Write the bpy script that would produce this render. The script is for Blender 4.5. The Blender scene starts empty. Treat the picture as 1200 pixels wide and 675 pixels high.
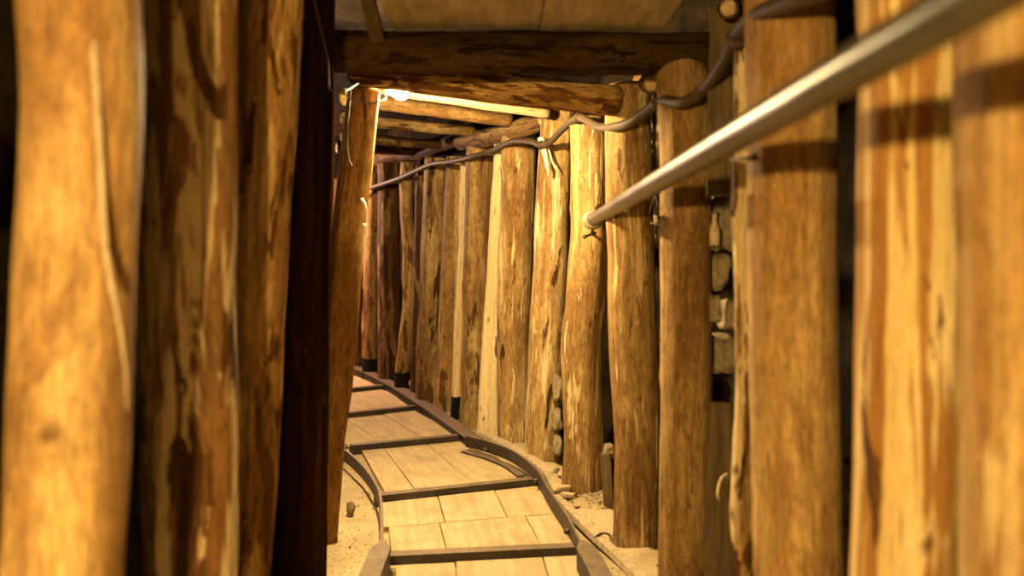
import bpy, bmesh, math, random
from mathutils import Vector, Matrix, noise
random.seed(7)
S = bpy.context.scene
C = S.collection
PITCH = math.atan(47.5 / 1000.0)
EYE = Vector((0.0, 0.0, 1.25))


def W(px, py, d):
    """world point at depth d (metres along +Y) seen at photo pixel px, py"""
    u = (px - 600.0) / 1000.0
    v = (337.5 - py) / 1000.0
    c, s = math.cos(PITCH), math.sin(PITCH)
    dr = Vector((u, c + v * s, -s + v * c))
    return EYE + dr * (d / dr.y)


def F(px, py, z=0.0):
    u = (px - 600.0) / 1000.0
    v = (337.5 - py) / 1000.0
    c, s = math.cos(PITCH), math.sin(PITCH)
    dr = Vector((u, c + v * s, -s + v * c))
    return EYE + dr * ((z - EYE.z) / dr.z)


# ------------------------------------------------------------------ materials
class NT:
    def __init__(self, name):
        self.m = bpy.data.materials.new(name)
        self.m.use_nodes = True
        self.t = self.m.node_tree
        self.t.nodes.clear()
        self.out = self.n('ShaderNodeOutputMaterial')
        self.b = self.n('ShaderNodeBsdfPrincipled')
        self.l(self.b.outputs[0], self.out.inputs[0])

    def n(self, kind, **kw):
        nd = self.t.nodes.new(kind)
        for k, v in kw.items():
            setattr(nd, k, v)
        return nd

    def l(self, a, b):
        self.t.links.new(a, b)

    def put(self, sock, v):
        if isinstance(v, bpy.types.NodeSocket):
            self.l(v, sock)
        elif v is not None:
            sock.default_value = v

    def math(self, op, a, b=None, c=None, clamp=False):
        nd = self.n('ShaderNodeMath', operation=op, use_clamp=clamp)
        for i, v in enumerate((a, b, c)):
            self.put(nd.inputs[i], v)
        return nd.outputs[0]

    def vmul(self, a, v):
        nd = self.n('ShaderNodeVectorMath', operation='MULTIPLY')
        self.put(nd.inputs[0], a)
        self.put(nd.inputs[1], v)
        return nd.outputs[0]

    def vadd(self, a, v):
        nd = self.n('ShaderNodeVectorMath', operation='ADD')
        self.put(nd.inputs[0], a)
        self.put(nd.inputs[1], v)
        return nd.outputs[0]

    def noise(self, vec, scale=1.0, detail=4.0, rough=0.55, dist=0.0):
        nd = self.n('ShaderNodeTexNoise')
        self.l(vec, nd.inputs['Vector'])
        nd.inputs['Scale'].default_value = scale
        nd.inputs['Detail'].default_value = detail
        nd.inputs['Roughness'].default_value = rough
        nd.inputs['Distortion'].default_value = dist
        return nd.outputs[0]

    def voro(self, vec, scale=1.0, feature='F1'):
        nd = self.n('ShaderNodeTexVoronoi', feature=feature)
        self.l(vec, nd.inputs['Vector'])
        nd.inputs['Scale'].default_value = scale
        return nd.outputs[0]

    def step(self, v, lo, hi):
        nd = self.n('ShaderNodeMapRange', interpolation_type='SMOOTHSTEP')
        self.put(nd.inputs[0], v)
        self.put(nd.inputs[1], lo)
        self.put(nd.inputs[2], hi)
        return nd.outputs[0]

    def rng(self, v, lo, hi, a, b):
        nd = self.n('ShaderNodeMapRange')
        for i, q in enumerate((v, lo, hi, a, b)):
            self.put(nd.inputs[i], q)
        return nd.outputs[0]

    def mix(self, f, a, b, mode='MIX'):
        nd = self.n('ShaderNodeMix', data_type='RGBA', blend_type=mode)
        self.put(nd.inputs[0], f)
        for s, v in ((nd.inputs[6], a), (nd.inputs[7], b)):
            if isinstance(v, tuple):
                s.default_value = (*v[:3], 1)
            else:
                self.l(v, s)
        return nd.outputs[2]

    def scale(self, col, f):
        nd = self.n('ShaderNodeMix', data_type='RGBA', blend_type='MULTIPLY')
        nd.inputs[0].default_value = 1
        self.l(col, nd.inputs[6])
        cmb = self.n('ShaderNodeCombineXYZ')
        for i in range(3):
            self.put(cmb.inputs[i], f)
        self.l(cmb.outputs[0], nd.inputs[7])
        return nd.outputs[2]

    def attr(self, name, kind='OBJECT', out=2):
        nd = self.n('ShaderNodeAttribute', attribute_type=kind, attribute_name=name)
        return nd.outputs[out]

    def obj(self):
        return self.n('ShaderNodeTexCoord').outputs['Object']

    def fin(self, col, rough, h=None, strength=0.4, dist=0.01, metal=0.0, spec=0.5):
        if isinstance(col, tuple):
            self.b.inputs['Base Color'].default_value = (*col, 1)
        else:
            self.l(col, self.b.inputs['Base Color'])
        self.put(self.b.inputs['Roughness'], rough)
        self.b.inputs['Metallic'].default_value = metal
        self.put(self.b.inputs['Specular IOR Level'], spec)
        if h is not None:
            bp = self.n('ShaderNodeBump')
            bp.inputs['Strength'].default_value = strength
            bp.inputs['Distance'].default_value = dist
            self.l(h, bp.inputs['Height'])
            self.l(bp.outputs[0], self.b.inputs['Normal'])
        return self.m


def mat_log():
    """peeled round timber; per-object custom values choose bark cover, tone, seed"""
    t = NT('peeled_timber')
    seed = t.attr('seed')
    cmb = t.n('ShaderNodeCombineXYZ')
    t.l(t.math('MULTIPLY', seed, 3.17), cmb.inputs[0])
    t.l(t.math('MULTIPLY', seed, 5.71), cmb.inputs[1])
    t.l(t.math('MULTIPLY', seed, 2.39), cmb.inputs[2])
    p0 = t.obj()
    p = t.vadd(p0, cmb.outputs[0])
    fine = t.noise(t.vmul(p, (110, 110, 22)), 1, 5, .72)
    crack = t.noise(t.vmul(p, (75, 75, 1.3)), 1, 3, .55, .2)
    mott = t.noise(t.vmul(p, (38, 38, 19)), 1, 6, .70)
    grain = t.noise(t.vmul(p, (26, 26, 1.5)), 1, 5, .62, .4)
    streak = t.noise(t.vmul(p, (12, 12, .75)), 1, 4, .55, .5)
    blot = t.noise(t.vmul(p, (7, 7, 3.2)), 1, 5, .62)
    pv = t.n('ShaderNodeVectorMath', operation='SCALE')
    t.l(t.vmul(p, (12, 12, 2.6)), pv.inputs[0])
    t.l(t.attr('pscale'), pv.inputs['Scale'])
    patch = t.noise(pv.outputs[0], 1, 6, .62, .6)
    big = t.noise(t.vmul(p, (5, 5, 1.6)), 1, 5, .65, .5)
    patch2 = t.noise(t.vmul(p, (24, 24, 2.4)), 1, 4, .62, .6)
    wood = t.mix(t.step(streak, .36, .64), (.34, .185, .055), (.60, .395, .145))
    wood = t.mix(t.math('MULTIPLY', t.step(grain, .47, .72), .6), wood, (.20, .088, .020))
    wood = t.mix(t.math('MULTIPLY', t.step(blot, .48, .72), .55), wood, (.25, .125, .038))
    wood = t.mix(t.math('MULTIPLY', t.step(big, .46, .63), .8), wood, (.21, .098, .024))
    wood = t.mix(t.math('MULTIPLY', t.step(mott, .5, .72), t.attr('mottle')), wood, (.10, .055, .020))
    wood = t.mix(t.math('MULTIPLY', t.step(mott, .46, .28), t.math('MULTIPLY', t.attr('mottle'), .5)), wood, (.52, .40, .20))
    wood = t.scale(wood, t.rng(fine, .3, .7, .5, 1.42))
    wood = t.mix(t.math('MULTIPLY', t.attr('stripe'), .6), wood, (.40, .18, .038))
    spk = t.noise(t.vmul(p, (170, 170, 120)), 1, 2, .5)
    wood = t.mix(t.math('MULTIPLY', t.step(spk, .68, .73), .7), wood, (.66, .50, .27))
    wood = t.mix(t.math('MULTIPLY', t.step(spk, .33, .28), .7), wood, (.06, .028, .010))
    red = t.mix(t.step(grain, .35, .7), (.27, .11, .026), (.11, .042, .012))
    wood = t.mix(t.math('MULTIPLY', t.attr('red'), t.step(streak, .3, .6)), wood, red)
    # broad pale stripes where the bark was drawn off
    st = t.step(t.noise(t.vmul(p, (30, 30, 1.0)), 1, 4, .6, .4), .46, .53)
    wood = t.mix(t.math('MULTIPLY', t.attr('stripe'), st), wood, t.scale(t.mix(t.step(streak, .35, .65), (.66, .47, .19), (.82, .66, .36)), t.rng(fine, .3, .7, .8, 1.15)))
    # pale freshly peeled flakes
    pale_f = t.math('MULTIPLY', t.step(t.math('ADD', patch2, t.math('MULTIPLY', t.attr('pale'), .35)), .66, .72),
                    t.math('GREATER_THAN', t.attr('pale'), .01))
    pale = t.scale(t.mix(t.step(streak, .35, .65), (.66, .47, .21), (.78, .60, .32)), t.rng(fine, .3, .7, .75, 1.18))
    wood = t.mix(pale_f, wood, pale)
    # remaining inner bark in ragged patches
    bf = t.step(t.math('ADD', patch, t.math('MULTIPLY', t.attr('bark'), .35)), .655, .69)
    bark = t.scale(t.mix(t.step(grain, .35, .65), (.17, .072, .020), (.06, .025, .009)), t.rng(fine, .3, .7, .5, 1.4))
    wood = t.mix(bf, wood, bark)
    cr = t.step(crack, .63, .70)
    wood = t.mix(t.math('MULTIPLY', cr, .4), wood, (.055, .024, .008))
    kn = t.attr('knot', 'GEOMETRY')
    wood = t.mix(t.math('MULTIPLY', t.step(kn, .25, .9), .85), wood, (.07, .028, .009))
    # painted tar foot
    sx = t.n('ShaderNodeSeparateXYZ')
    t.l(p0, sx.inputs[0])
    zz = t.math('SUBTRACT', sx.outputs[2], t.math('MULTIPLY', blot, .05))
    tar = t.math('LESS_THAN', zz, t.attr('tar'))
    wood = t.mix(tar, wood, (.008, .006, .005))
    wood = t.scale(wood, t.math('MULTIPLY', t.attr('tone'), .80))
    h = t.math('ADD', t.math('MULTIPLY', fine, .5), t.math('ADD', t.math('MULTIPLY', grain, .8), t.math('MULTIPLY', bf, .3)))
    h = t.math('ADD', h, t.math('MULTIPLY', mott, t.math('MULTIPLY', t.attr('mottle'), .8)))
    h = t.math('SUBTRACT', h, t.math('MULTIPLY', cr, .4))
    rough = t.math('SUBTRACT', t.rng(fine, .3, .7, .58, .78), t.attr('gloss'))
    return t.fin(wood, rough, h, .8, .016, spec=t.math('ADD', t.math('MULTIPLY', t.attr('gloss'), 3.0), .10))


def mat_cut():
    t = NT('cut_wood')
    p = t.obj()
    g = t.noise(t.vmul(p, (60, 60, 4)), 1, 4, .6)
    c = t.mix(t.step(g, .35, .65), (.34, .19, .08), (.56, .37, .17))
    return t.fin(c, .75, g, .5, .008)


def mat_plank(name, a, b, axis=(3, 60, 60), bump=.35):
    t = NT(name)
    seed = t.attr('seed')
    cmb = t.n('ShaderNodeCombineXYZ')
    for i, k in enumerate((3.3, 1.7, 5.1)):
        t.l(t.math('MULTIPLY', seed, k), cmb.inputs[i])
    p = t.vadd(t.obj(), cmb.outputs[0])
    g = t.noise(t.vmul(p, axis), 1, 5, .6, .25)
    q = t.noise(t.vmul(p, (6, 6, 6)), 1, 5, .6)
    f = t.noise(t.vmul(p, (160, 160, 160)), 1, 3, .7)
    c = t.mix(t.step(g, .32, .7), a, b)
    c = t.mix(t.math('MULTIPLY', t.step(q, .45, .75), .45), c, tuple(x * .55 for x in a))
    c = t.scale(c, t.rng(f, .3, .7, .82, 1.14))
    sp = t.step(t.noise(t.vmul(p, (70, 70, 70)), 1, 2, .5), .70, .74)
    c = t.mix(t.math('MULTIPLY', sp, .7), c, (.12, .07, .03))
    h = t.math('ADD', t.math('MULTIPLY', g, .8), t.math('MULTIPLY', f, .4))
    return t.fin(c, .8, h, bump, .006, spec=.08)


def mat_steel(name, base, dust, amount=.75, rough=.55, metal=.3):
    t = NT(name)
    p = t.obj()
    n1 = t.noise(t.vmul(p, (14, 14, 14)), 1, 5, .65)
    n2 = t.noise(t.vmul(p, (120, 120, 120)), 1, 3, .7)
    geo = t.n('ShaderNodeNewGeometry')
    sx = t.n('ShaderNodeSeparateXYZ')
    t.l(geo.outputs['Normal'], sx.inputs[0])
    up = t.step(sx.outputs[2], .55, .95)
    c = t.mix(t.step(n1, .35, .7), base, tuple(x * 1.9 for x in base))
    df = t.math('MULTIPLY', up, t.math('MULTIPLY', t.rng(n1, .3, .65, .5, 1.0), amount))
    c = t.mix(df, c, dust)
    c = t.scale(c, t.rng(n2, .3, .7, .8, 1.2))
    return t.fin(c, rough, t.math('ADD', n1, t.math('MULTIPLY', n2, .5)), .3, .004, metal)


def mat_pipe():
    t = NT('galvanised_pipe')
    p = t.obj()
    n1 = t.noise(t.vmul(p, (18, 18, 3)), 1, 5, .65)
    n2 = t.noise(t.vmul(p, (90, 90, 90)), 1, 4, .7)
    c = t.mix(t.step(n1, .35, .7), (.05, .042, .024), (.105, .088, .052))
    c = t.mix(t.math('MULTIPLY', t.step(n2, .55, .75), .5), c, (.12, .085, .045))
    return t.fin(c, t.rng(n1, .3, .7, .28, .40), n2, .12, .003, .4)


def mat_ground():
    t = NT('trampled_sand')
    p = t.obj()
    a = t.noise(p, 3.0, 6, .6)
    b = t.noise(p, 34, 5, .7)
    s = t.noise(p, 120, 3, .7)
    v = t.voro(p, 60)
    c = t.mix(t.step(a, .35, .68), (.48, .355, .18), (.66, .50, .275))
    c = t.scale(c, t.rng(s, .25, .75, .62, 1.22))
    c = t.mix(t.math('MULTIPLY', t.step(b, .60, .72), .55), c, (.24, .15, .07))
    h = t.math('ADD', t.math('MULTIPLY', b, .8), t.math('ADD', t.math('MULTIPLY', s, .5), t.math('MULTIPLY', v, .3)))
    return t.fin(c, .92, h, .7, .012, spec=.15)


def mat_rock(name, a, b):
    t = NT(name)
    p = t.obj()
    n = t.noise(p, 5, 6, .65)
    f = t.noise(p, 45, 5, .7)
    c = t.scale(t.mix(t.step(n, .35, .68), a, b), t.rng(f, .25, .75, .6, 1.35))
    return t.fin(c, .85, t.math('ADD', t.math('MULTIPLY', n, 1.2), f), .8, .02, spec=.03)


def mat_plain(name, col, rough=.6, metal=0.0, n=40, var=.35):
    t = NT(name)
    f = t.noise(t.obj(), n, 4, .6)
    c = t.n('ShaderNodeRGB')
    c.outputs[0].default_value = (*col, 1)
    return t.fin(t.scale(c.outputs[0], t.rng(f, .25, .75, 1 - var, 1 + var)), rough, f, .2, .003, metal, spec=.2)


def mat_bulb(e):
    t = NT('lit_bulb_glass')
    t.b.inputs['Base Color'].default_value = (1, .85, .6, 1)
    t.b.inputs['Emission Color'].default_value = (1, .74, .37, 1)
    t.b.inputs['Emission Strength'].default_value = e
    return t.m


M_LOG = mat_log()
M_CUT = mat_cut()
M_PLANK = mat_plank('dusty_floor_plank', (.48, .35, .175), (.60, .455, .24), (2.5, 30, 30))
M_ROOF = mat_plank('weathered_roof_board', (.30, .215, .10), (.46, .345, .17), (4, 22, 40))
M_LAG = mat_plank('grey_lagging_board', (.085, .055, .024), (.16, .105, .045), (50, 50, 4))
M_LATH = mat_plank('dusty_lath', (.42, .31, .18), (.62, .48, .29), (30, 30, 30))
M_STEEL = mat_steel('dusty_brown_steel', (.026, .017, .011), (.36, .26, .15))
M_STEEL_FAR = mat_steel('dusty_rail_steel', (.025, .017, .012), (.30, .205, .14), .9)
M_PIPE = mat_pipe()
M_GROUND = mat_ground()
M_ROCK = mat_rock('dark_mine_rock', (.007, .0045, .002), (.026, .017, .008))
M_DIM = mat_rock('dark_old_board', (.06, .035, .015), (.11, .065, .03))
M_STONE = mat_rock('pale_rubble_stone', (.24, .175, .095), (.42, .32, .18))
M_PEB = mat_rock('brown_pebble', (.20, .13, .065), (.36, .25, .14))
M_PIPEC = mat_plain('pale_zinc_collar', (.36, .29, .19), .45, .4)
M_CABLE = mat_plain('grey_cable_sheath', (.060, .038, .016), .6)
M_WIRE = mat_plain('thin_lamp_wire', (.13, .09, .05), .7)
M_IRON = mat_plain('rusty_iron', (.075, .045, .025), .6, .5)
M_DARK = mat_plain('black_socket_plastic', (.03, .025, .02), .5)
M_TAPE = mat_plain('pale_wood_fibre', (.74, .58, .36), .7)
M_BULB = mat_bulb(5600.0)


# ------------------------------------------------------------------ mesh tools
def link(name, bm, mats, parent=None, mw=None, smooth=True, **props):
    me = bpy.data.meshes.new(name)
    bmesh.ops.recalc_face_normals(bm, faces=bm.faces)
    bm.to_mesh(me)
    bm.free()
    for m in (mats if isinstance(mats, (list, tuple)) else [mats]):
        me.materials.append(m)
    if smooth:
        me.shade_smooth()
    o = bpy.data.objects.new(name, me)
    C.objects.link(o)
    if parent is not None:
        o.parent = parent
    if mw is not None:
        o.matrix_world = mw if parent is None else mw
        if parent is not None:
            o.matrix_basis = parent.matrix_basis.inverted() @ mw
    for k, v in props.items():
        o[k] = v
    return o


def tag(o, label, cat, group=None, kind=None):
    o['label'] = label
    o['category'] = cat
    if group:
        o['group'] = group
    o['kind'] = kind or 'thing'
    return o


def empty(name, loc):
    o = bpy.data.objects.new(name, None)
    o.empty_display_size = .05
    o.location = loc
    C.objects.link(o)
    return o


def axis_matrix(p0, p1, roll=0.0):
    z = (p1 - p0).normalized()
    ref = Vector((0, 1, 0)) if abs(z.z) > .6 else Vector((0, 0, 1))
    x = ref.cross(z).normalized()
    y = z.cross(x).normalized()
    m = Matrix((x, y, z)).transposed().to_4x4()
    m.translation = p0
    return m @ Matrix.Rotation(roll, 4, 'Z')


def log_bm(L, r0, r1, seed, wob=.010, lump=.05, knots=(), cut=None, na=40, step=.04, flute=.016, dome=0.0, ends=.006):
    """round timber along local z from 0 to L. cut=(angle, c): flattened where radial projection exceeds c*r"""
    bm = bmesh.new()
    kl = bm.verts.layers.float.new('knot')
    ns = max(6, int(L / step))
    sv = Vector((seed * 13.7, seed * 7.1, seed * 3.9))
    rings = []
    zs = [L * i / ns for i in range(ns + 1)]
    zs = [0.0, ends] + zs[1:-1] + [L - ends, L]
    for i, z in enumerate(zs):
        f = z / L
        cx = wob * (noise.noise(Vector((z * 1.3, 0, 0)) + sv) * 1.6 + .5 * noise.noise(Vector((z * 4, 5, 0)) + sv))
        cy = wob * (noise.noise(Vector((0, z * 1.3, 7)) + sv) * 1.6 + .5 * noise.noise(Vector((z * 4, 9, 3)) + sv))
        r = r0 + (r1 - r0) * f
        if i in (0, len(zs) - 1):
            r -= ends * 1.1
        ring = []
        for k in range(na):
            a = 2 * math.pi * k / na
            ca, sa = math.cos(a), math.sin(a)
            rr = r * (1 + lump * noise.noise(Vector((ca * .9, sa * .9, z * 2.2)) + sv)
                      + flute * noise.noise(Vector((ca * 4.5, sa * 4.5, z * 1.1)) + sv)
                      + .010 * noise.noise(Vector((ca * 9, sa * 9, z * 9)) + sv))
            kv = 0.0
            for (kz, ka, amp, sz) in knots:
                da = (a - ka + math.pi) % (2 * math.pi) - math.pi
                q = ((da * r) ** 2 + ((z - kz) * .75) ** 2) / (sz * sz)
                if q < 9:
                    g = math.exp(-q)
                    rr += amp * g
                    kv = max(kv, math.exp(-q * 3.2))
            x, y = rr * ca, rr * sa
            if cut:
                for (an, c) in (cut if isinstance(cut, list) else [cut]):
                    nx, ny = math.cos(an), math.sin(an)
                    dd = x * nx + y * ny
                    lim = c * r + .004 * noise.noise(Vector((x * 30, y * 30, z * 3)) + sv)
                    if dd > lim:
                        x -= nx * (dd - lim)
                        y -= ny * (dd - lim)
            zz = z
            if dome and i >= len(zs) - 2:
                zz = z - dome * (x / r0) ** 2 * r0
            v = bm.verts.new((x + cx, y + cy, zz))
            v[kl] = kv
            ring.append(v)
        rings.append(ring)
    for i in range(len(rings) - 1):
        for k in range(na):
            bm.faces.new((rings[i][k], rings[i][(k + 1) % na], rings[i + 1][(k + 1) % na], rings[i + 1][k]))
    for ring, sgn in ((rings[0], -1), (rings[-1], 1)):
        c = Vector()
        for v in ring:
            c += v.co
        c /= na
        mid = [bm.verts.new(c + (v.co - c) * .55 + Vector((0, 0, sgn * .002))) for v in ring]
        cv = bm.verts.new(c)
        for k in range(na):
            q = [ring[k], ring[(k + 1) % na], mid[(k + 1) % na], mid[k]]
            fc = bm.faces.new(q)
            fc.material_index = 1
            fc = bm.faces.new((mid[k], mid[(k + 1) % na], cv))
            fc.material_index = 1
    return bm


SEED = [0]


def log(name, p0, p1, r0, r1, label, cat, group=None, bark=.2, tone=1.0, red=0.0, pale=0.0, tar=-9.0, gloss=0.0, mottle=.8, stripe=0.0, pscale=1.0,
        nk=3, roll=0.0, **kw):
    SEED[0] += 1
    sd = SEED[0] * 1.37
    rnd = random.Random(SEED[0] * 11 + 5)
    L = (p1 - p0).length
    knots = kw.pop('knots', None)
    if knots is None:
        knots = [(rnd.uniform(.1, L * .95), rnd.uniform(0, 6.28), rnd.uniform(.003, .009), rnd.uniform(.018, .032)) for _ in range(nk * 2)]
    bm = log_bm(L, r0, r1, sd, knots=knots, **kw)
    o = link(name, bm, [M_LOG, M_CUT], mw=axis_matrix(p0, p1, roll))
    for k, v in (('seed', sd), ('bark', bark), ('tone', tone), ('red', red), ('pale', pale), ('tar', tar), ('gloss', gloss), ('mottle', mottle), ('stripe', stripe), ('pscale', pscale)):
        o[k] = float(v)
    return tag(o, label, cat, group) if label else o


RP, LP = 'timber props lining the right wall', 'timber props lining the left wall'


def post(xb, yb, xt, yt, wb, wt, d, label, group, dt=None, name='timber_post', **kw):
    b, t = W(xb, yb, d), W(xt, yt, dt or d)
    dr = (b - t) / (b.z - t.z)
    b2 = b + dr * (-.02 - b.z)
    if yt == 0:
        t = t + dr * max(0, 2.16 - t.z)
    return log(name, b2, t, wb / 2000 * d, wt / 2000 * d, label, 'post', group, **kw)


def sweep(name, pts, prof, mats, parent=None, closed=True, res=6, **props):
    """sweep a (lateral, up) profile along a smoothed path"""
    pts = smooth_path(pts, res)
    bm = bmesh.new()
    rows = []
    for i, p in enumerate(pts):
        a, b = pts[max(i - 1, 0)], pts[min(i + 1, len(pts) - 1)]
        t = (b - a)
        t.z = 0
        t.normalize()
        s = Vector((t.y, -t.x, 0))
        w = prof(i / (len(pts) - 1)) if callable(prof) else prof
        rows.append([bm.verts.new(p + s * l + Vector((0, 0, u))) for l, u in w])
    n = len(rows[0])
    for i in range(len(rows) - 1):
        for k in range(n):
            bm.faces.new((rows[i][k], rows[i][(k + 1) % n], rows[i + 1][(k + 1) % n], rows[i + 1][k]))
    bm.faces.new(rows[0])
    bm.faces.new(rows[-1])
    o = link(name, bm, mats, parent, smooth=False, **props)
    md = o.modifiers.new('bevel', 'BEVEL')
    md.width = .002
    md.segments = 2
    md.angle_limit = .6
    return o


def smooth_path(pts, res):
    pts = [Vector(p) for p in pts]
    if res <= 1 or len(pts) < 3:
        return pts
    out = []
    for i in range(len(pts) - 1):
        p1, p2 = pts[i], pts[i + 1]
        p0 = pts[i - 1] if i else p1 * 2 - p2
        p3 = pts[i + 2] if i + 2 < len(pts) else p2 * 2 - p1
        for k in range(res):
            t = k / res
            out.append(.5 * ((2 * p1) + (p2 - p0) * t + (2 * p0 - 5 * p1 + 4 * p2 - p3) * t * t
                             + (3 * p1 - p0 - 3 * p2 + p3) * t ** 3))
    out.append(pts[-1])
    return out


def tube(name, pts, r, mats, parent=None, res=8, na=14, rough=0.0, mw=None, **props):
    pts = smooth_path(pts, res)
    bm = bmesh.new()
    rows = []
    up = None
    for i, p in enumerate(pts):
        t = (pts[min(i + 1, len(pts) - 1)] - pts[max(i - 1, 0)]).normalized()
        if up is None:
            up = t.orthogonal().normalized()
        up = (up - t * up.dot(t)).normalized()
        s = t.cross(up)
        f = i / (len(pts) - 1)
        rr = r(f) if callable(r) else r
        row = []
        for k in range(na):
            a = 2 * math.pi * k / na
            q = rr * (1 + rough * noise.noise(p * 25 + Vector((k, 0, 0))))
            row.append(bm.verts.new(p + (up * math.cos(a) + s * math.sin(a)) * q))
        rows.append(row)
    for i in range(len(rows) - 1):
        for k in range(na):
            bm.faces.new((rows[i][k], rows[i][(k + 1) % na], rows[i + 1][(k + 1) % na], rows[i + 1][k]))
    bm.faces.new(rows[0])
    bm.faces.new(rows[-1])
    return link(name, bm, mats, parent, **props)


def lathe(name, prof, mats, p0, p1, parent=None, na=24, **props):
    """(r, z) profile turned about the line p0 -> p1"""
    bm = bmesh.new()
    rows = [[bm.verts.new((r * math.cos(2 * math.pi * k / na), r * math.sin(2 * math.pi * k / na), z)) for k in range(na)] for r, z in prof]
    for i in range(len(rows) - 1):
        for k in range(na):
            bm.faces.new((rows[i][k], rows[i][(k + 1) % na], rows[i + 1][(k + 1) % na], rows[i + 1][k]))
    bm.faces.new(rows[0])
    bm.faces.new(rows[-1])
    o = link(name, bm, mats, parent, mw=axis_matrix(p0, p1), **props)
    return o


def slab(name, corners, z0, z1, mats, parent=None, bev=.003, warp=0.0, seed=0, **props):
    """flat board with a four-cornered plan; origin at its centre, x along its length"""
    cs = [Vector(c).to_2d() for c in corners]
    ctr = sum(cs, Vector((0, 0))) / 4
    d = ((cs[2] + cs[3]) - (cs[0] + cs[1])).normalized()
    ang = math.atan2(d.y, d.x)
    R = Matrix.Rotation(-ang, 2)
    bm = bmesh.new()
    n = 12
    loc = [R @ (c - ctr) for c in cs]
    rows = []
    for i in range(n + 1):
        f = i / n
        a, b = loc[0].lerp(loc[3], f), loc[1].lerp(loc[2], f)
        w = warp * noise.noise(Vector((f * 2.3, seed * 3.1, 0)))
        rows.append([bm.verts.new((a.x, a.y, w)), bm.verts.new((b.x, b.y, w)),
                     bm.verts.new((b.x, b.y, w + z1 - z0)), bm.verts.new((a.x, a.y, w + z1 - z0))])
    for i in range(n):
        for k in range(4):
            bm.faces.new((rows[i][k], rows[i][(k + 1) % 4], rows[i + 1][(k + 1) % 4], rows[i + 1][k]))
    bm.faces.new(rows[0])
    bm.faces.new(rows[-1])
    mw = Matrix.Translation((ctr.x, ctr.y, z0)) @ Matrix.Rotation(ang, 4, 'Z')
    o = link(name, bm, mats, parent, mw=mw, smooth=False, **props)
    o['seed'] = float(seed)
    md = o.modifiers.new('bevel', 'BEVEL')
    md.width = bev
    md.segments = 2
    md.angle_limit = .7
    return o


def board(name, p0, p1, width, thick, face, mats, seed=1, rag=.08, bev=.004, **props):
    """sawn board along p0->p1, its broad side facing `face`, with a slightly ragged outline"""
    z = (p1 - p0).normalized()
    y = (face - z * face.dot(z)).normalized()
    x = y.cross(z)
    mw = Matrix((x, y, z)).transposed().to_4x4()
    mw.translation = p0
    L = (p1 - p0).length
    bm = bmesh.new()
    n = max(6, int(L / .05))
    rows = []
    for i in range(n + 1):
        f = i / n
        e0 = width / 2 * (1 + rag * noise.noise(Vector((f * L * 5, seed * 7.3, 1))))
        e1 = width / 2 * (1 + rag * noise.noise(Vector((f * L * 5, seed * 7.3, 9))))
        w = .15 * thick * noise.noise(Vector((f * 3, seed * 2.2, 4)))
        rows.append([bm.verts.new((-e0, w, f * L)), bm.verts.new((-e0 * .2, w - .02 * width, f * L)), bm.verts.new((e1, w, f * L)),
                     bm.verts.new((e1, w + thick, f * L)), bm.verts.new((0, w + thick * 1.06, f * L)), bm.verts.new((-e0, w + thick, f * L))])
    for i in range(n):
        for k in range(6):
            bm.faces.new((rows[i][k], rows[i][(k + 1) % 6], rows[i + 1][(k + 1) % 6], rows[i + 1][k]))
    bm.faces.new(rows[0])
    bm.faces.new(rows[-1])
    o = link(name, bm, mats, mw=mw, smooth=False, **props)
    o['seed'] = float(seed)
    md = o.modifiers.new('bevel', 'BEVEL')
    md.width = bev
    md.segments = 2
    md.angle_limit = .6
    return o


def stone_bm(bm, c, size, seed, sub=3, sq=.35):
    res = bmesh.ops.create_icosphere(bm, subdivisions=sub, radius=1)
    sv = Vector((seed * 3.3, seed * 1.9, seed * 7.7))
    for v in res['verts']:
        p = v.co.copy()
        m = max(abs(p.x), abs(p.y), abs(p.z))
        p = p.lerp(p / m, sq)
        p *= 1 + .28 * noise.noise(p * 1.3 + sv) + .10 * noise.noise(p * 4 + sv)
        v.co = Vector((p.x * size[0], p.y * size[1], p.z * size[2])) + c


def stone(name, c, size, seed, label, mats=None, group=None, rot=0.0, cat='stone', sq=.35):
    bm = bmesh.new()
    stone_bm(bm, Vector((0, 0, 0)), size, seed, sq=sq)
    o = link(name, bm, mats or M_STONE, mw=Matrix.Translation(c) @ Matrix.Rotation(rot, 4, 'Z'))
    return tag(o, label, cat, group)


# ------------------------------------------------------------------ the setting: floor, rock walls, rock roof
RIGHT = [(.98, -2.2), (.95, 0), (.90, 1.0), (.80, 1.65), (.72, 2.1), (.63, 3.05), (.51, 3.52), (.36, 4.24), (.17, 4.88), (.0, 5.35),
         (-.26, 5.8), (-.51, 6.4), (-.86, 7.1), (-1.17, 7.8), (-1.55, 8.6), (-2.2, 9.5), (-3.2, 10.4)]
LEFT = [(-.98, -2.2), (-.95, 0), (-.90, 1.4), (-.84, 2.95), (-.98, 3.7), (-1.2, 4.5), (-1.52, 5.2), (-1.9, 5.9), (-2.35, 6.6), (-2.9, 7.3),
        (-3.6, 8.0), (-4.2, 8.5)]


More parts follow.
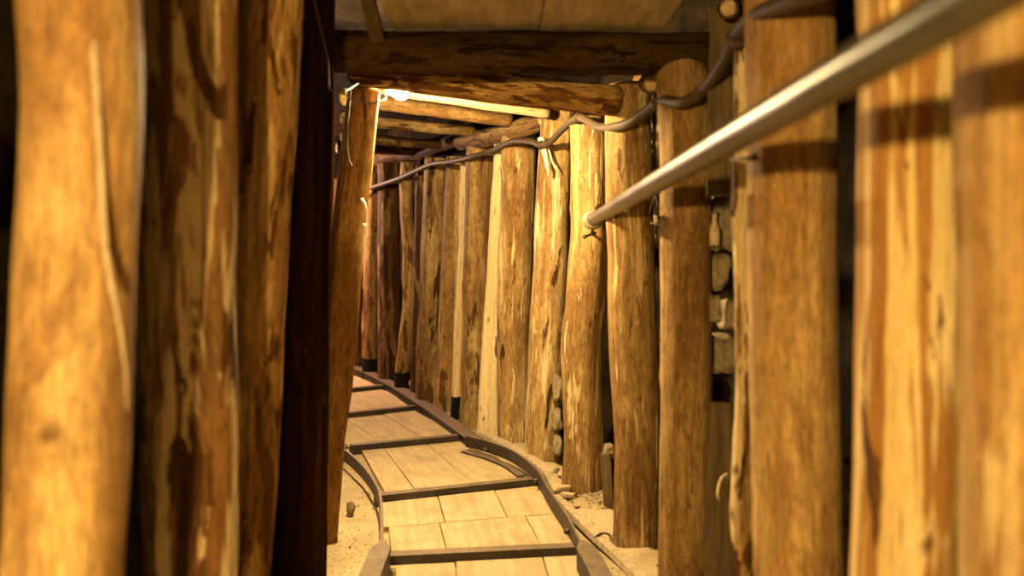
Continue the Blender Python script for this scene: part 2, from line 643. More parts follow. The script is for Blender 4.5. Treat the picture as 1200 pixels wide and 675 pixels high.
def wall(name, line, off, side, seed):
    pts = smooth_path([Vector((x, y, 0)) for x, y in line], 7)
    bm = bmesh.new()
    rows = []
    H, nz = 2.62, 54
    for i, p in enumerate(pts):
        t = (pts[min(i + 1, len(pts) - 1)] - pts[max(i - 1, 0)]).normalized()
        s = Vector((t.y, -t.x, 0)) * side
        row = []
        for k in range(nz + 1):
            z = -.12 + H * k / nz
            q = p + s * off
            n = Vector((q.x, q.y, z))
            cell = noise.cell(Vector((q.y * 4.2 + seed, z * 6 + .5 * noise.noise(n * 2), q.x * 4.2)))
            b = .04 * (cell - .3) + .07 * noise.noise(n * 3.1) + .03 * noise.noise(n * 9)
            row.append(bm.verts.new(q - s * max(min(b, .055), -.09) + Vector((0, 0, z))))
        rows.append(row)
    for i in range(len(rows) - 1):
        for k in range(nz):
            bm.faces.new((rows[i][k], rows[i + 1][k], rows[i + 1][k + 1], rows[i][k + 1]))
    return link(name, bm, M_ROCK, kind='structure')


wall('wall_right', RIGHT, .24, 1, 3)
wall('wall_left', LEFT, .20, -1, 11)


def near_poly(x, y, line):
    best = 9
    for (x0, y0), (x1, y1) in zip(line, line[1:]):
        dx, dy = x1 - x0, y1 - y0
        t = max(0, min(1, ((x - x0) * dx + (y - y0) * dy) / (dx * dx + dy * dy)))
        best = min(best, math.hypot(x - x0 - dx * t, y - y0 - dy * t))
    return best


def sheet(name, m, z0, amp, flip=False, step=.05, bank=False):
    bm = bmesh.new()
    x0, x1, y0, y1 = -5.0, 1.4, -2.4, 11.0
    nx, ny = int((x1 - x0) / step), int((y1 - y0) / step)
    g = []
    for j in range(ny + 1):
        row = []
        for i in range(nx + 1):
            x, y = x0 + (x1 - x0) * i / nx, y0 + (y1 - y0) * j / ny
            n = Vector((x, y, z0))
            z = z0 + amp * (noise.noise(n * 2.3) + .6 * noise.noise(n * 7) + .3 * noise.noise(n * 19))
            if bank:
                z += .045 * max(0, 1 - near_poly(x, y, RIGHT) / .20) ** 1.5
            row.append(bm.verts.new((x, y, z)))
        g.append(row)
    for j in range(ny):
        for i in range(nx):
            bm.faces.new((g[j][i], g[j][i + 1], g[j + 1][i + 1], g[j + 1][i]))
    return link(name, bm, m, kind='structure')


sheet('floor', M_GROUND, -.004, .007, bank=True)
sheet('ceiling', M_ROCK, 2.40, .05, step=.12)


def endwall(name, a, b):
    bm = bmesh.new()
    n, nz = 30, 20
    g = []
    for i in range(n + 1):
        row = []
        for k in range(nz + 1):
            p = Vector((a[0], a[1], -.1)).lerp(Vector((b[0], b[1], -.1)), i / n) + Vector((0, 0, 2.6 * k / nz))
            p += Vector((.5, .7, 0)) * .08 * noise.noise(p * 3)
            row.append(bm.verts.new(p))
        g.append(row)
    for i in range(n):
        for k in range(nz):
            bm.faces.new((g[i][k], g[i + 1][k], g[i + 1][k + 1], g[i][k + 1]))
    return link(name, bm, M_ROCK, kind='structure')


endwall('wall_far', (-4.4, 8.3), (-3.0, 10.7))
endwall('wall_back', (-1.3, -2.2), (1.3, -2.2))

# ------------------------------------------------------------------ posts, left wall
post(79, 675, 90, 0, 134, 127, 1.47, 'glossy bright orange log post nearest at the left edge, blurred by closeness', LP, dt=1.45,
     bark=-.05, red=.1, tone=1.55, gloss=.05, mottle=.3, lump=.06, wob=.014, knots=[(.98, 4.9, .012, .04), (.42, 5.2, .006, .03)])
post(220, 675, 221, 0, 104, 116, 1.95, 'reddish brown log post with dark bark streaks, second from the left edge', LP,
     bark=.32, red=.75, tone=1.2, pale=.5, knots=[(1.02, 4.85, .008, .024), (.4, 5.3, .006, .02), (1.6, 5.0, .005, .02)])
post(274, 675, 306, 0, 84, 90, 2.32, 'amber log post with jagged dark bark flakes beside the reddish brown post', LP,
     bark=.36, tone=1.4, pscale=1.4, lump=.06, gloss=-.05, mottle=.3)
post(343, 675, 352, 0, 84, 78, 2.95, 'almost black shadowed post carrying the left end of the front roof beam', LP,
     bark=.95, tone=.36, red=.5, gloss=-.08, nk=2)  # low tone paints the shade of this spot over the dark bark
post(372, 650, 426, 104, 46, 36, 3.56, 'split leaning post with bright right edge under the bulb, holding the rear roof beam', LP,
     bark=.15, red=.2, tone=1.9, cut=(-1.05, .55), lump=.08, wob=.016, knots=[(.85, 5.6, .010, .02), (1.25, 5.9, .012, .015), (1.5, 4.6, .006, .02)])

# ------------------------------------------------------------------ posts, right wall (near to far)
post(1217, 675, 1214, 0, 164, 164, 1.33, 'smooth tan log post cut off by the right edge of the view', RP, bark=-.02, tone=1.2, pale=.15, stripe=.3, lump=.05, mottle=.2)
post(1066, 675, 1072, 0, 134, 120, 1.65, 'bright log post with long pale peeled stripes and a dark knot low down', RP, bark=.06, tone=1.35, stripe=1.0, mottle=.3,
     lump=.06, knots=[(.72, 4.55, .008, .03), (.5, 5.2, .005, .02)])
post(933, 675, 926, 0, 103, 100, 2.10, 'thick smooth brown log post left of the bright striped one', RP, bark=-.1, tone=1.3, red=.05, mottle=.4, lump=.03, wob=.006)
post(802, 690, 801, 74, 60, 59, 3.05, 'brown log post with rounded top under the right end of the front roof beam', RP, bark=.02, tone=1.1, red=.2, dome=.30)
post(747, 645, 737, 99, 58, 55, 3.52, 'log post whose dark top stands behind the rough end of the rear roof beam', RP, bark=.05, tone=1.1, red=.2, pale=.2, lump=.07,
     wob=.014, knots=[(1.15, 4.2, .008, .02), (.62, 4.3, .008, .022), (1.3, 3.7, .006, .02)])
post(681, 585, 693, 138, 51, 46, 4.24, 'crooked pale log post which the pipe end is fixed to', RP, bark=.05, tone=1.05, pale=.3, mottle=.4, lump=.12, wob=.022)
post(635, 546, 655, 128, 43, 41, 4.88, 'log post with a torn pale splinter where the cable is tied near its top', RP, bark=.10, tone=1.0, pale=.3, mottle=.45, lump=.08)
post(601, 523, 606, 148, 39, 41, 5.35, 'brightly lit knotty log post directly under the end of the ceiling log', RP, bark=.12, tone=1.0, pale=.25, mottle=.5, lump=.06)
post(574, 512, 592, 156, 30, 26, 5.52, 'almost white split slab post pressed against the knotty lit post', RP, bark=.10, tone=1.25, pale=1.0, cut=(-1.4, .5), name='split_timber_post')
post(554, 506, 563, 164, 32, 33, 5.80, 'greyish brown log post with a small round knot, right of a thin split pole', RP, bark=.2, tone=.8, mottle=.8, lump=.05)
post(536, 497, 546, 184, 17, 14, 6.02, 'thin bright split pole with a black tarred foot between two dark posts', RP, bark=.0, tone=1.1, pale=.7, tar=.19, cut=(-1.2, .5), name='split_timber_post')
post(521, 488, 536, 184, 27, 24, 6.35, 'golden mossy log post just left of the thin bright pole', RP, bark=.2, tone=.95, mottle=.7)
post(501, 478, 512, 186, 30, 28, 6.60, 'mottled olive brown log post under the bend of the far cable', RP, bark=.3, tone=.85, mottle=.9)
post(488, 469, 494, 194, 15, 13, 6.95, 'dark narrow post squeezed beside the mottled olive brown one', RP, bark=.6, tone=.8, red=.3)
post(474, 463, 480, 190, 17, 15, 7.15, 'crooked narrow pole with pinkish lit left edge and black foot', RP, bark=.3, tone=1.2, red=.2, tar=.2, wob=.03)
post(455, 452, 457, 192, 27, 27, 7.65, 'broad dark bark covered post in the far bend of the tunnel', RP, bark=.6, tone=.75, red=.2)
post(434, 444, 437, 202, 20, 17, 8.05, 'far peeled post with black foot beside the leaning split post', RP, bark=.28, tone=1.3, red=.1, tar=.2, wob=.02)
post(414, 438, 420, 206, 24, 20, 8.50, 'farthest reddish post half hidden by the leaning split post', RP, bark=.4, tone=1.1, red=.6)
post(392, 432, 400, 210, 24, 20, 8.90, 'last dark post in the bend behind the leaning split post', RP, bark=.7, tone=.7, red=.5)

# torn fibres / splinters belonging to posts are children
posts = {o['label'][:22]: o for o in C.objects if 'label' in o}


def splinter(owner, pts, r, name='splinter', m=None, label=None):
    o = tube(name, pts, (lambda f: r * (1 - .75 * f)), m or M_TAPE, res=6, na=8, rough=.3)
    o.parent = owner
    o.matrix_parent_inverse = owner.matrix_world.inverted()
    if label:
        o['label'] = label
    return o


# ------------------------------------------------------------------ lagging boards between and behind the posts
def lag(px0, py0, px1, py1, d, width, label, m=M_LAG, seed=1, face=(-.4, -1, 0), thick=.03, rag=.1, name='lagging_board'):
    a, b = W(px0, py0, d), W(px1, py1, d)
    if abs(a.z) < .9 and a.z < b.z and a.z < .35:
        a = a + (a - b) / (a - b).z * (-.01 - a.z)
    o = board(name, a, b, width, thick, Vector(face), m, seed, rag)
    return tag(o, label, 'board', 'lagging boards behind the right posts')


p = post(868, 675, 874, 36, 34, 22, 2.36, 'pale split plank with bark patches standing behind the thick brown post', RP, bark=.34, tone=1.2, pale=.6,
         cut=(-1.3, .35), name='split_timber_post')
lag(850, 230, 852, 8, 2.78, .105, 'greyish plank behind the cable where it crosses to the ceiling', seed=2, thick=.035)
lag(842, 668, 846, 470, 2.92, .085, 'narrow dark plank low in the gap right of the round topped post', seed=5)
lag(714, 575, 711, 530, 3.95, .05, 'short plank stub low between the cable end post and its right neighbour', seed=8)

# rubble / chock blocks seen in the gaps
GAP = 'blocks packed in the gap behind the posts'


def block(px, py, w, h, d, sd, label, m=None, sq=.75, name='packing_block', cat='block'):
    c = W(px, py, d)
    return stone(name, c, (w * d / 2000, .05, h * d / 2000), sd, label, m or M_STONE, GAP, .2, cat, sq)


block(845, 262, 34, 66, 3.12, 1, 'tan packing block beside the small pale bottle')
block(838, 318, 26, 40, 3.10, 2, 'packing block just under the small pale bottle')
block(834, 361, 14, 34, 3.02, 3, 'thin bright upright block in the gap right of the round topped post')
block(853, 368, 14, 34, 3.10, 4, 'dark block touching the right side of the thin bright block')
block(846, 415, 32, 46, 3.12, 5, 'squarish brown block lowest in the gap above the narrow dark plank')
block(996, 250, 20, 90, 2.62, 6, 'grey masonry block in the dark gap left of the striped post')
block(994, 325, 18, 40, 2.62, 9, 'dark masonry block below the grey one in the same gap', M_ROCK)
block(763, 270, 12, 36, 3.72, 10, 'bright stone in the gap where the long nail sticks out')
block(764, 160, 12, 110, 3.75, 12, 'tall brown block in the gap below the short log stub')
block(712, 528, 14, 18, 4.20, 13, 'small pale stone resting on top of the short plank stub')
for i, (px, py, w, h, d, lb) in enumerate((
        (652, 455, 12, 34, 4.80, 'rounded stone in the gap left of the crooked pale post, uppermost of three'),
        (652, 492, 12, 28, 4.78, 'middle stone of three in the gap left of the crooked pale post'),
        (653, 522, 13, 22, 4.74, 'lowest stone of three in the gap left of the crooked pale post'),
        (616, 480, 10, 46, 5.30, 'dark rubble stone in the gap right of the knotty lit post'),
        (990, 440, 14, 60, 2.55, 'dark rubble stone low in the gap left of the striped post'))):
    block(px, py, w, h, d, 20 + i, lb, M_STONE if i < 3 else M_PEB, .4, 'rubble_stone', 'stone')

# small bottle-shaped thing on the blocks
b0 = W(837, 288, 3.0)
bt = empty('bottle', b0)
tag(bt, 'small pale dusty bottle standing on a block beside the round topped post', 'bottle')
lathe('bottle_body', [(.004, 0), (.017, 0), (.019, .004), (.020, .05), (.018, .062), (.011, .076), (.009, .085), (.009, .112), (.0085, .115)],
      M_LATH, b0, b0 + Vector((0, 0, 1)), bt, seed=1.0)
lathe('bottle_rim', [(.008, .110), (.0115, .110), (.012, .114), (.0115, .119), (.007, .119)], M_PEB, b0, b0 + Vector((0, 0, 1)), bt)

# white root curling out of the gap
rt = tube('pale_root', [W(852, 556, 2.62), W(846, 560, 2.6), W(842, 570, 2.58), W(841, 580, 2.58), W(843, 586, 2.6)], lambda f: .005 * (1 - .4 * f), M_TAPE, rough=.2)
tag(rt, 'thin whitish root curling out beside the pale split plank', 'root')

# ------------------------------------------------------------------ roof beams and ceiling timbers
a, b = W(384, 61, 3.02), W(839, 62, 3.06)
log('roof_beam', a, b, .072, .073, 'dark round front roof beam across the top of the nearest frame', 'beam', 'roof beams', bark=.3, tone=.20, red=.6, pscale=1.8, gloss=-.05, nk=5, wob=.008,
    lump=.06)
a, b = W(410, 78, 3.52), W(729, 117, 3.43)
log('roof_beam', a, b, .070, .066, 'split rear roof beam with peeled flame-like patches just below the front beam', 'beam', 'roof beams', bark=.47, tone=1.6, pscale=2.2, gloss=-.05,
    cut=[(1.57, .75)], lump=.10, nk=4, ends=.02)
CP = 'cross poles of the far ceiling'
a, b = W(436, 101, 4.25), W(642, 131, 4.72)
log('ceiling_pole', a, b, .032, .030, 'brightest flat ceiling pole right behind the bulb', 'pole', CP, bark=-.2, tone=1.15, pale=.9, nk=2)
a, b = W(398, 113, 4.85), W(600, 138, 5.2)
log('ceiling_pole', a, b, .048, .050, 'thick golden ceiling pole with a rounded right end behind the bulb', 'pole', CP, bark=.0, tone=1.1, nk=3, ends=.02)
a, b = W(400, 138, 5.35), W(556, 154, 5.72)
log('ceiling_pole', a, b, .036, .034, 'brown ceiling pole below the thick golden one', 'pole', CP, bark=.4, tone=.65)
a, b = W(400, 160, 6.0), W(516, 169, 6.35)
log('ceiling_pole', a, b, .036, .034, 'dim ceiling pole, third down behind the bulb', 'pole', CP, bark=.6, tone=.5)
a, b = W(395, 172, 6.7), W(486, 177, 7.0)
log('ceiling_pole', a, b, .045, .042, 'dark reddish lowest ceiling pole above the far cable', 'pole', CP, bark=.7, tone=.7, red=.6)
a, b = W(640, 140, 4.92), W(540, 166, 5.95)
log('wall_plate_log', a, b, .058, .058, 'knobbly ceiling log lying along the right post tops', 'log', None, bark=.35, tone=.75, lump=.16, nk=8, wob=.02)
a, b = W(556, 160, 6.0), W(432, 190, 8.1)
log('wall_plate_log', a, b, .055, .060, 'far dark ceiling log continuing over the post tops into the bend', 'log', None, bark=.6, tone=.7, red=.4, lump=.14, nk=6, wob=.02)
# flat boards over the front beam
RB = 'roof boards over the front beam'
for i, (x0, x1, y0, y1, lb) in enumerate((
        (-.418, .094, 1.5, 3.06, 'wide tan roof board above the front beam, left of the dark seam'),
        (.104, .530, 1.52, 3.07, 'wide tan roof board above the front beam, right of the dark seam'))):
    o = slab('roof_board', [(x0, y0), (x1, y0), (x1, y1), (x0, y1)], 2.020, 2.057, M_ROOF, seed=3 + i, warp=.006)
    tag(o, lb, 'board', RB)
o = board('roof_board', W(443, 46, 2.96), W(428, -20, 2.80), .05, .025, Vector((0, -1, -.3)), M_DIM, 6)
tag(o, 'short dim strut of board leaning left of the roof boards', 'board', RB)
a, b = W(767, 97, 3.30), W(752, 96, 3.85)
log('log_stub', a, b, .042, .042, 'short round log stub between the two posts under the front beam end', 'log', 'short log stubs', bark=.2, tone=.7, nk=1, ends=.01)
a, b = W(852, 6, 2.62), W(858, 8, 3.1)
log('log_stub', a, b, .034, .034, 'round log end near the ceiling above the cable clip', 'log', 'short log stubs', bark=.3, tone=.35, nk=1, ends=.01)

# ------------------------------------------------------------------ light bulb on its wire
bp = W(467, 107, 3.66)
lamp = empty('light_bulb', bp)
tag(lamp, 'glowing bare bulb on a thin wire under the rear roof beam', 'lamp')
ax = Vector((1, .10, -.05)).normalized()
lathe('bulb_glass', [(.004, .043), (.020, .040), (.031, .027), (.035, .010), (.032, -.006), (.022, -.022), (.0135, -.034), (.0125, -.040)],
      M_BULB, bp, bp + ax, lamp)
lathe('bulb_socket', [(.008, -.036), (.015, -.037), (.016, -.060), (.013, -.085), (.006, -.090)], M_DARK, bp, bp + ax, lamp)
sk = bp - ax * .088
tube('lamp_wire', [W(366, -12, 2.72), W(375, 30, 2.76), W(384, 68, 2.80), W(385, 90, 2.83), W(386, 103, 2.85), W(394, 108, 2.88), W(403, 106, 2.92), W(406, 112, 2.96),
                   W(414, 118, 2.98), W(430, 121, 3.06), W(445, 119, 3.22), W(452, 114, 3.42), sk], .0032, M_WIRE, lamp, na=10).matrix_basis = lamp.matrix_basis.inverted()
tube('wire_end', [W(402, 106, 2.92), W(410, 104, 3.15), W(419, 98, 3.38)], .0025, M_WIRE, lamp, na=8).matrix_basis = lamp.matrix_basis.inverted()
lathe('wire_knot', [(.002, -.012), (.009, -.008), (.010, .006), (.004, .012)], M_WIRE, W(402, 107, 2.92), W(402, 117, 2.92), lamp)

w = tube('hanging_thread', [W(411, 106, 3.40), W(409, 130, 3.40), W(407, 160, 3.41), W(408, 182, 3.41), W(413, 196, 3.40)], .0022, M_WIRE, na=8)
tag(w, 'thin loose wire hanging down the front of the leaning split post', 'wire')

# ------------------------------------------------------------------ thick cable on the right wall
cab = empty('power_cable', W(678, 138, 4.05))
tag(cab, 'thick grey cable looping along the post tops from the upper right into the bend', 'cable')
tube('cable_sheath', [W(1010, -22, 1.72), W(965, -10, 1.80), W(930, 1, 1.88), W(892, 15, 2.05), W(868, 34, 2.25), W(849, 72, 2.55), W(826, 104, 2.80), W(800, 120, 2.88),
                      W(775, 118, 3.05), W(755, 132, 3.22), W(733, 146, 3.33), W(703, 149, 3.62), W(679, 138, 4.02), W(660, 151, 4.45), W(645, 166, 4.66), W(634, 170, 4.72),
                      W(622, 166, 4.88), W(600, 166, 5.14), W(578, 176, 5.40), W(552, 184, 5.62), W(530, 189, 5.95), W(507, 192, 6.30), W(490, 199, 6.65), W(470, 208, 6.95),
                      W(447, 216, 7.35), W(420, 224, 7.8), W(398, 230, 8.2)], lambda f: .0215 - .004 * min(1, f * 2), M_CABLE, cab, na=16, rough=.04).matrix_basis = cab.matrix_basis.inverted()


def clamp(p, q, r, owner, name='cable_clip', m=M_IRON):
    return lathe(name, [(r, -.012), (r + .005, -.010), (r + .005, .010), (r, .012)], m, p, q, owner)


clamp(W(862, 46, 2.31), W(868, 34, 2.25), .022, cab)
clamp(W(634, 170, 4.72), W(645, 166, 4.66), .019, cab)
clamp(W(771, 121, 3.08), W(775, 118, 3.05), .020, cab)
clamp(W(679, 138, 4.02), W(703, 149, 3.62), .0195, cab)
pst = posts['log post with a torn p']
splinter(pst, [W(634, 162, 4.76), W(638, 178, 4.73), W(642, 196, 4.72), W(643, 206, 4.73)], .020, label='torn pale splinter')
splinter(pst, [W(640, 166, 4.76), W(646, 186, 4.74), W(653, 201, 4.73)], .012, label='torn pale splinter')
pst = posts['glossy bright orange l']
splinter(pst, [W(107, 20, 1.385), W(116, 150, 1.385), W(124, 290, 1.39), W(138, 370, 1.40), W(147, 430, 1.43), W(149, 480, 1.445)], .007, name='bark_ridge', m=M_LATH)
pst = posts['split leaning post wit']
splinter(pst, [W(424, 234, 3.47), W(427, 238, 3.46), W(429, 247, 3.46), W(429, 256, 3.47)], .008, name='bark_splinter')
splinter(pst, [W(427, 262, 3.48), W(425, 290, 3.48), W(424, 320, 3.49)], .007, name='bark_splinter')

# ------------------------------------------------------------------ handrail pipe
P0 = Vector((.3745, 3.96, 1.378))
PD = Vector((.019, -1, .034)).normalized()
P1 = P0 + PD * 5.4
pipe = empty('handrail_pipe', P0)
tag(pipe, 'long grey steel pipe running along the right wall at chest height', 'pipe')
lathe('pipe_tube', [(.024, 0), (.0295, .001)] + [(.0295, .25 * i) for i in range(1, 21)] + [(.0295, 5.4), (.024, 5.401)], M_PIPE, P0, P1, pipe, na=40)
lathe('pipe_collar', [(.030, -.060), (.042, -.058), (.044, -.040), (.043, -.018), (.039, -.008), (.045, .002), (.046, .014), (.040, .022), (.030, .024)], M_PIPEC, P0, P1, pipe, na=36)
bk = P0 + Vector((.0, .03, -.035))
tube('pipe_bracket', [P0 + Vector((0, .02, -.036)), P0 + Vector((0, .03, -.055)), P0 + Vector((.01, .10, -.06)), P0 + Vector((.01, .22, -.06))], .008, M_IRON, pipe, na=10).matrix_basis = pipe.matrix_basis.inverted()
nl = empty('wall_bolt', W(690, 275, 3.98))
tag(nl, 'short bright bolt sticking out just under the pipe end', 'bolt')
lathe('bolt_shank', [(.006, -.01), (.006, .13)], M_PIPE, W(686, 277, 3.98), W(703, 271, 4.15), nl, na=12)
lathe('bolt_head', [(.004, -.014), (.011, -.013), (.011, -.004), (.006, -.003)], M_PIPE, W(686, 277, 3.98), W(703, 271, 4.15), nl, na=6)
a, b = W(781, 267.5, 3.15), W(760, 260, 3.45)
nl = empty('long_nail', a)
tag(nl, 'long dark nail jutting out between two posts below the pipe', 'nail')
L = (b - a).length
lathe('nail_shank', [(.0055, 0), (.0055, L * .9), (.002, L)], M_IRON, a, b, nl, na=10)
lathe('nail_head', [(.003, -.006), (.011, -.006), (.012, 0), (.006, .004)], M_IRON, a, b, nl, na=14)
w = tube('hook_wire', [W(761, 252, 3.40), W(764, 240, 3.36), W(768, 231, 3.32), W(772, 242, 3.30)], .004, M_IRON, na=8)
tag(w, 'short bent hook wire in the gap above the long nail', 'wire')
a, b = W(884, 184, 1.98), W(856, 188, 2.30)
nl = empty('iron_spike', a)
tag(nl, 'thin dark iron spike between the thick brown post and the pale split plank', 'nail')
lathe('spike_shank', [(.004, 0), (.004, .3), (.002, (b - a).length)], M_IRON, a, b, nl, na=10)
lathe('spike_head', [(.003, -.004), (.008, -.003), (.008, .002), (.004, .004)], M_IRON, a, b, nl, na=12)

# ------------------------------------------------------------------ track: sleepers, planks, rails
SL = [((-.52, 3.28), (.30, 3.39)), ((-.665, 4.08), (.150, 4.40)), ((-.98, 5.13), (-.27, 5.44)), ((-1.42, 6.01), (-.74, 6.42)),
      ((-1.90, 6.83), (-1.13, 7.40)), ((-2.45, 7.55), (-1.58, 8.25))]
SG = 'steel sleepers of the track'
LBL = ['nearest steel sleeper at the bottom edge of the view', 'second steel sleeper, crossing the track where both rails bend',
       'third steel sleeper at the right rail joint', 'fourth steel sleeper from the viewer, in dim pinkish light', 'fifth steel sleeper from the viewer, thin and far',
       'sleeper in the far bend hidden by the leaning post']
for i, (a, b) in enumerate(SL[:5]):
    A, B = Vector((*a, 0)), Vector((*b, 0))
    o = sweep('rail_sleeper', [A, A.lerp(B, .5), B], [(-.028, -.005), (.028, -.005), (.028, .055), (-.028, .055)], M_STEEL, res=1)
    tag(o, LBL[i], 'sleeper', SG)
PG = 'floor planks between the rails'


def bay(i, f0, f1, cuts, labels, z=.020, sd=0):
    (l0, r0), (l1, r1) = SL[i], SL[i + 1]
    l0, r0, l1, r1 = (Vector(v) for v in (l0, r0, l1, r1))

    def pt(s, f):
        return (l0.lerp(r0, s)).lerp(l1.lerp(r1, s), f)
    for j in range(len(cuts) - 1):
        g = .003
        s0, s1 = cuts[j] + g, cuts[j + 1] - g
        o = slab('track_plank', [pt(s0, f0), pt(s1, f0), pt(s1, f1), pt(s0, f1)], z - .022, z + .001 * ((j * 7 + i * 3) % 4), M_PLANK, seed=sd + j + i * 5, bev=.002, warp=.003)
        tag(o, labels[j], 'plank', PG)


(l0, r0), (l1, r1) = SL[0], SL[1]
pre = ((l0[0] + .12, l0[1] - .95), (r0[0] + .05, r0[1] - .95))
SL.insert(0, pre)
bay(0, .02, .965, (.02, .36, .78, .98), ['floor plank in front of the nearest sleeper, by the left rail', 'middle floor plank in front of the nearest sleeper',
                                         'floor plank in front of the nearest sleeper, by the right rail'], sd=90)
bay(1, .035, .50, (.06, .33, .80, .985), ['short dusty plank just behind the nearest sleeper, at the left rail', 'wide short plank just behind the nearest sleeper, in the middle',
                                          'short plank just behind the nearest sleeper, at the right rail'], sd=3)
bay(1, .508, .965, (.03, .36, .70, .985), ['left plank right in front of the second sleeper', 'middle plank right in front of the second sleeper', 'right plank right in front of the second sleeper'], sd=11)
bay(2, .035, .965, (.08, .26, .62, .985), ['narrow left plank between the second and third sleepers', 'broad middle plank between the second and third sleepers', 'right plank between the second and third sleepers'], sd=17)
bay(3, .035, .965, (.02, .30, .66, .985), ['left plank between the third and fourth sleepers', 'middle plank between the third and fourth sleepers', 'right plank between the third and fourth sleepers'], sd=23)
bay(4, .035, .965, (.02, .34, .66, .985), ['left plank between the fourth and fifth sleepers', 'middle plank between the fourth and fifth sleepers', 'right plank between the fourth and fifth sleepers'], sd=29)
bay(5, .035, .965, (.02, .34, .66, .985), ['left plank beyond the fifth sleeper', 'middle plank beyond the fifth sleeper', 'right plank beyond the fifth sleeper'], sd=37)

RG = 'rails of the narrow mine track'


def T(px, py, z=.12):
    q = F(px, py, z)
    q.z = 0
    return q


# right: far flat-topped rail
far = empty('track_rail', (-.26, 5.2, 0))
tag(far, 'far right rail with wide flat purplish top running into the bend', 'rail', RG)
pth = [(-.225, 5.17, 0), (-.46, 5.82, 0), (-.70, 6.46, 0), (-1.09, 7.42, 0), (-1.50, 8.25, 0), (-1.95, 8.85, 0)]
sweep('rail_top', pth, [(-.045, .066), (.055, .066), (.055, .078), (-.045, .078)], M_STEEL_FAR, far).matrix_basis = far.matrix_basis.inverted()
sweep('rail_web', pth, [(-.030, -.01), (-.018, -.01), (-.018, .067), (-.030, .067)], M_STEEL, far).matrix_basis = far.matrix_basis.inverted()
# right: curved upright bar
mid = empty('track_rail', (.13, 4.3, 0))
tag(mid, 'curved upright right rail bar between the second and third sleepers', 'rail', RG)
rb = [T(546, 510.5), T(572, 517), T(597, 526), T(616, 538), T(631, 552), T(642, 571), T(656, 591), T(668, 609), T(682, 639), T(687, 652)]
sweep('rail_bar', rb, [(-.005, .052), (.005, .052), (.005, .12), (-.005, .12)], M_STEEL, mid, res=5).matrix_basis = mid.matrix_basis.inverted()
sweep('rail_flange', rb[:4], [(.004, .024), (.045, .024), (.045, .034), (.004, .034)], M_STEEL, mid, res=5).matrix_basis = mid.matrix_basis.inverted()
for f in (1, 4, 7):
    q = rb[f] + Vector((0, 0, .07))
    lathe('rail_bolt', [(.004, -.012), (.012, -.011), (.012, .011), (.004, .012)], M_STEEL, q + Vector((-.012, 0, 0)), q + Vector((.1, .05, 0)), mid, na=6)


def spoon(f):
    w = .007 + .031 * min(1, f / .14)
    return [(-w, .035), (w, .035), (w, .121), (-w, .121)]


nr = sweep('track_rail', [Vector((.268, 3.25, 0)), Vector((.288, 3.10, 0)), Vector((.306, 2.93, 0)), Vector((.33, 2.6, 0)), Vector((.34, 2.35, 0))], spoon, M_STEEL)
tag(nr, 'near right rail end with flaring flat top at the bottom edge', 'rail', RG)
# left
lb = [T(388, 517), T(400, 524), T(412, 532.5), T(427, 547), T(438, 562), T(444, 574), T(447, 590), T(447.5, 612), T(447, 642), T(446, 655)]
lr = sweep('track_rail', lb, [(-.006, .05), (.006, .05), (.006, .12), (-.006, .12)], M_STEEL, res=5)
tag(lr, 'thin curved left rail bar bending out behind the leaning post', 'rail', RG)
nl = sweep('track_rail', [Vector((-.496, 3.25, 0)), Vector((-.494, 3.10, 0)), Vector((-.492, 2.93, 0)), Vector((-.48, 2.6, 0)), Vector((-.47, 2.35, 0))], spoon, M_STEEL)
tag(nl, 'near left rail end with flaring flat top at the bottom edge', 'rail', RG)
fl = sweep('track_rail', [Vector((-1.02, 4.95, 0)), Vector((-1.22, 5.45, 0)), Vector((-1.50, 6.0, 0)), Vector((-2.0, 6.85, 0)), Vector((-2.5, 7.6, 0))],
           [(-.05, -.01), (.05, -.01), (.05, .078), (-.05, .078)], M_STEEL_FAR)
tag(fl, 'far left rail beyond the curved left bar, running into the bend', 'rail', RG)

# laths beside the right rail
LG = 'wooden laths lying outside the right rail'
o = sweep('wooden_lath', [F(566, 508, .06), F(592, 521, .06), F(624, 539, .06), F(644, 556, .055), F(657, 580, .04)], [(-.03, -.02), (.034, -.02), (.034, .014), (-.03, .014)], M_LATH, res=5)
o['seed'] = 2.0
tag(o, 'pale bent lath hugging the outside of the curved right rail', 'lath', LG)
o = sweep('wooden_lath', [F(652, 582, .045), F(690, 620, .04), F(728, 655, .035), F(772, 700, .03)], [(-.02, -.02), (.02, -.02), (.02, .012), (-.02, .012)], M_LATH, res=4)
o['seed'] = 4.0
tag(o, 'straight narrow lath on the sand right of the near rail', 'lath', LG)
q = [F(701, 630, .012), F(702, 625, .06), F(706, 622, .075), F(711, 625, .06), F(713, 629, .015)]
w = tube('wire_staple', [F(693, 633, .0), F(698, 629, .05), F(705, 625, .055), F(713, 626, .05), F(715, 629, .01)], .004, M_IRON, na=8)
tag(w, 'dark wire staple over the straight narrow lath', 'staple')
for i, (px, py, sx, sy, sz, r, lb_) in enumerate((
        (659, 572, .05, .018, .012, .5, 'wood chip lying on the lath beside the crooked post foot'),
        (666, 580, .032, .014, .012, -.4, 'small wood chip at the lower end of the bent lath'),
        (648, 551, .03, .022, .016, .9, 'pale lump of wood between the bent lath and the crooked post'))):
    stone('wood_chip', F(px, py, .075), (sx, sy, sz), 31 + i, lb_, M_LATH, 'wood chips by the lath', r, 'wood chip', .8)
stone('loose_stone', F(723, 632, .03), (.03, .025, .022), 41, 'brown stone on the sand right of the near rail')
stone('loose_stone', F(411, 596, .03), (.018, .02, .035), 43, 'dark stone chip at the foot of the leaning split post', M_PEB)
stone('loose_stone', F(460, 670, .03), (.014, .014, .014), 44, 'pale pebble touching the near left rail end')
w = tube('wire_end', [F(766, 672, .01), F(771, 662, .04), F(778, 659, .06), F(786, 657, .05)], .004, M_IRON, na=8)
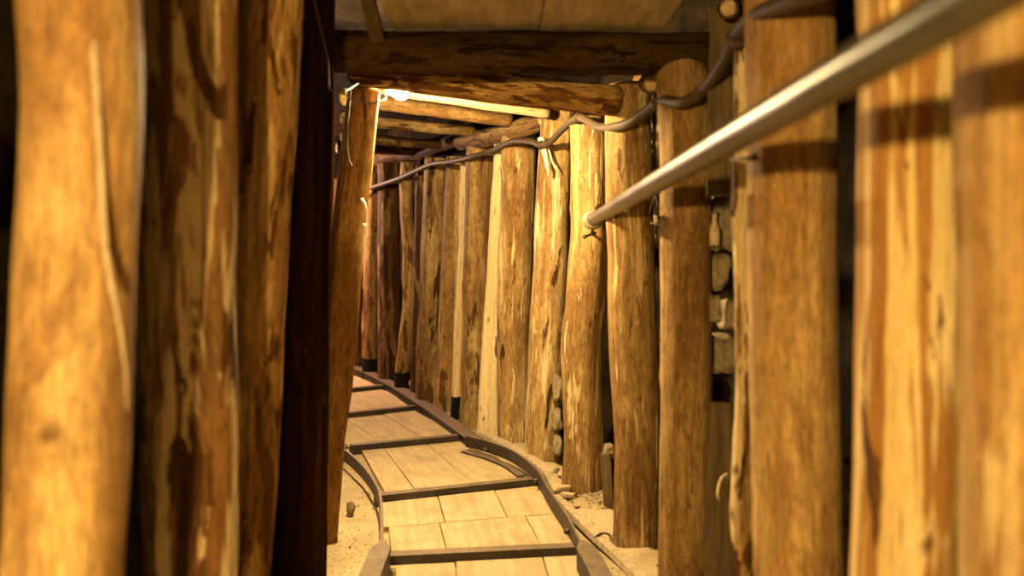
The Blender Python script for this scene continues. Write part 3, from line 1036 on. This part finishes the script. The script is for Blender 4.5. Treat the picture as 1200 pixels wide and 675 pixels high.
tag(w, 'dark wire end poking from the sand by the round topped post foot', 'wire')

# wood shavings heap and scattered grit: uncountable
rnd = random.Random(3)
bm = bmesh.new()
for i in range(260):
    c = F(rnd.gauss(705, 11), rnd.gauss(588, 6), .02) + Vector((0, 0, rnd.uniform(0, .03)))
    s = rnd.uniform(.006, .018)
    e = Matrix.Rotation(rnd.uniform(0, 3.14), 4, 'Z') @ Matrix.Rotation(rnd.uniform(-.7, .7), 4, 'X')
    vs = [bm.verts.new(c + e @ Vector(v)) for v in ((-s, -.002, 0), (s, -.003, .003), (s, .003, .003), (-s, .002, 0), (-s, -.002, .003), (s, -.003, .006), (s, .003, .006), (-s, .002, .003))]
    for f in ((0, 1, 2, 3), (4, 5, 6, 7), (0, 1, 5, 4), (1, 2, 6, 5), (2, 3, 7, 6), (3, 0, 4, 7)):
        bm.faces.new([vs[k] for k in f])
o = link('wood_shavings', bm, M_LATH, smooth=False)
tag(o, 'small heap of wood shavings between two post feet right of the track', 'shavings', kind='stuff')
bm = bmesh.new()
for i in range(620):
    k = rnd.random()
    if k < .55:
        c = F(rnd.uniform(385, 452), rnd.uniform(535, 674))
    elif k < .8:
        c = F(rnd.uniform(660, 765), rnd.uniform(585, 672))
    else:
        t_ = rnd.random()
        c = Vector((-1.3 + 1.5 * t_ + rnd.gauss(0, .03), 8.0 - 3.1 * t_ + rnd.gauss(0, .03), 0))
    if k < .55 and c.x > -.62 - (c.y - 4.1) * .35 and c.y > 4.1:
        continue
    s = rnd.uniform(.0012, .0034) if rnd.random() < .95 else rnd.uniform(.004, .006)
    stone_bm(bm, Vector((c.x, c.y, .004 + (.045 * max(0, 1 - near_poly(c.x, c.y, RIGHT) / .20) ** 1.5))), (s, s * 1.2, s * .8), i, sub=1, sq=.1)
o = link('floor_grit', bm, M_PEB)
tag(o, 'scattered brown grit and crumbs on the sandy floor beside the rails', 'grit', kind='stuff')

# ------------------------------------------------------------------ lights
def point(name, loc, energy, col, size):
    l = bpy.data.lights.new(name, 'POINT')
    l.energy = energy
    l.color = col
    l.shadow_soft_size = size
    o = bpy.data.objects.new(name, l)
    o.location = loc
    C.objects.link(o)
    return o


point('lamp_behind', (-.55, -.60, 1.47), 350, (1.0, .675, .255), .04)
point('fill_behind', (.20, -1.90, 1.56), 60, (1.0, .62, .20), .05)  # added weak fill to lift the dim left posts, not a real lamp
point('lamp_in_bend', (-2.4, 7.95, 1.85), 330, (1.0, .60, .44), .05)

wd = bpy.data.worlds.new('world')
wd.use_nodes = True
wd.node_tree.nodes['Background'].inputs[0].default_value = (0.0, 0.0, 0.0, 1)
S.world = wd

cd = bpy.data.cameras.new('camera')
cam = bpy.data.objects.new('camera', cd)
C.objects.link(cam)
cam.location = EYE
cam.rotation_euler = (math.pi / 2 - PITCH, 0, 0)
cd.sensor_width = 36
cd.lens = 30
cd.clip_start = .02
cd.dof.use_dof = True
cd.dof.focus_distance = 4.6
cd.dof.aperture_fstop = 1.4
S.camera = cam
S.view_settings.view_transform = 'Standard'
S.view_settings.look = 'None'
S.view_settings.gamma = 1
S.view_settings.use_curve_mapping = False
S.view_settings.exposure = 0.0
S.cycles.use_denoising = True
S.cycles.diffuse_bounces = 1
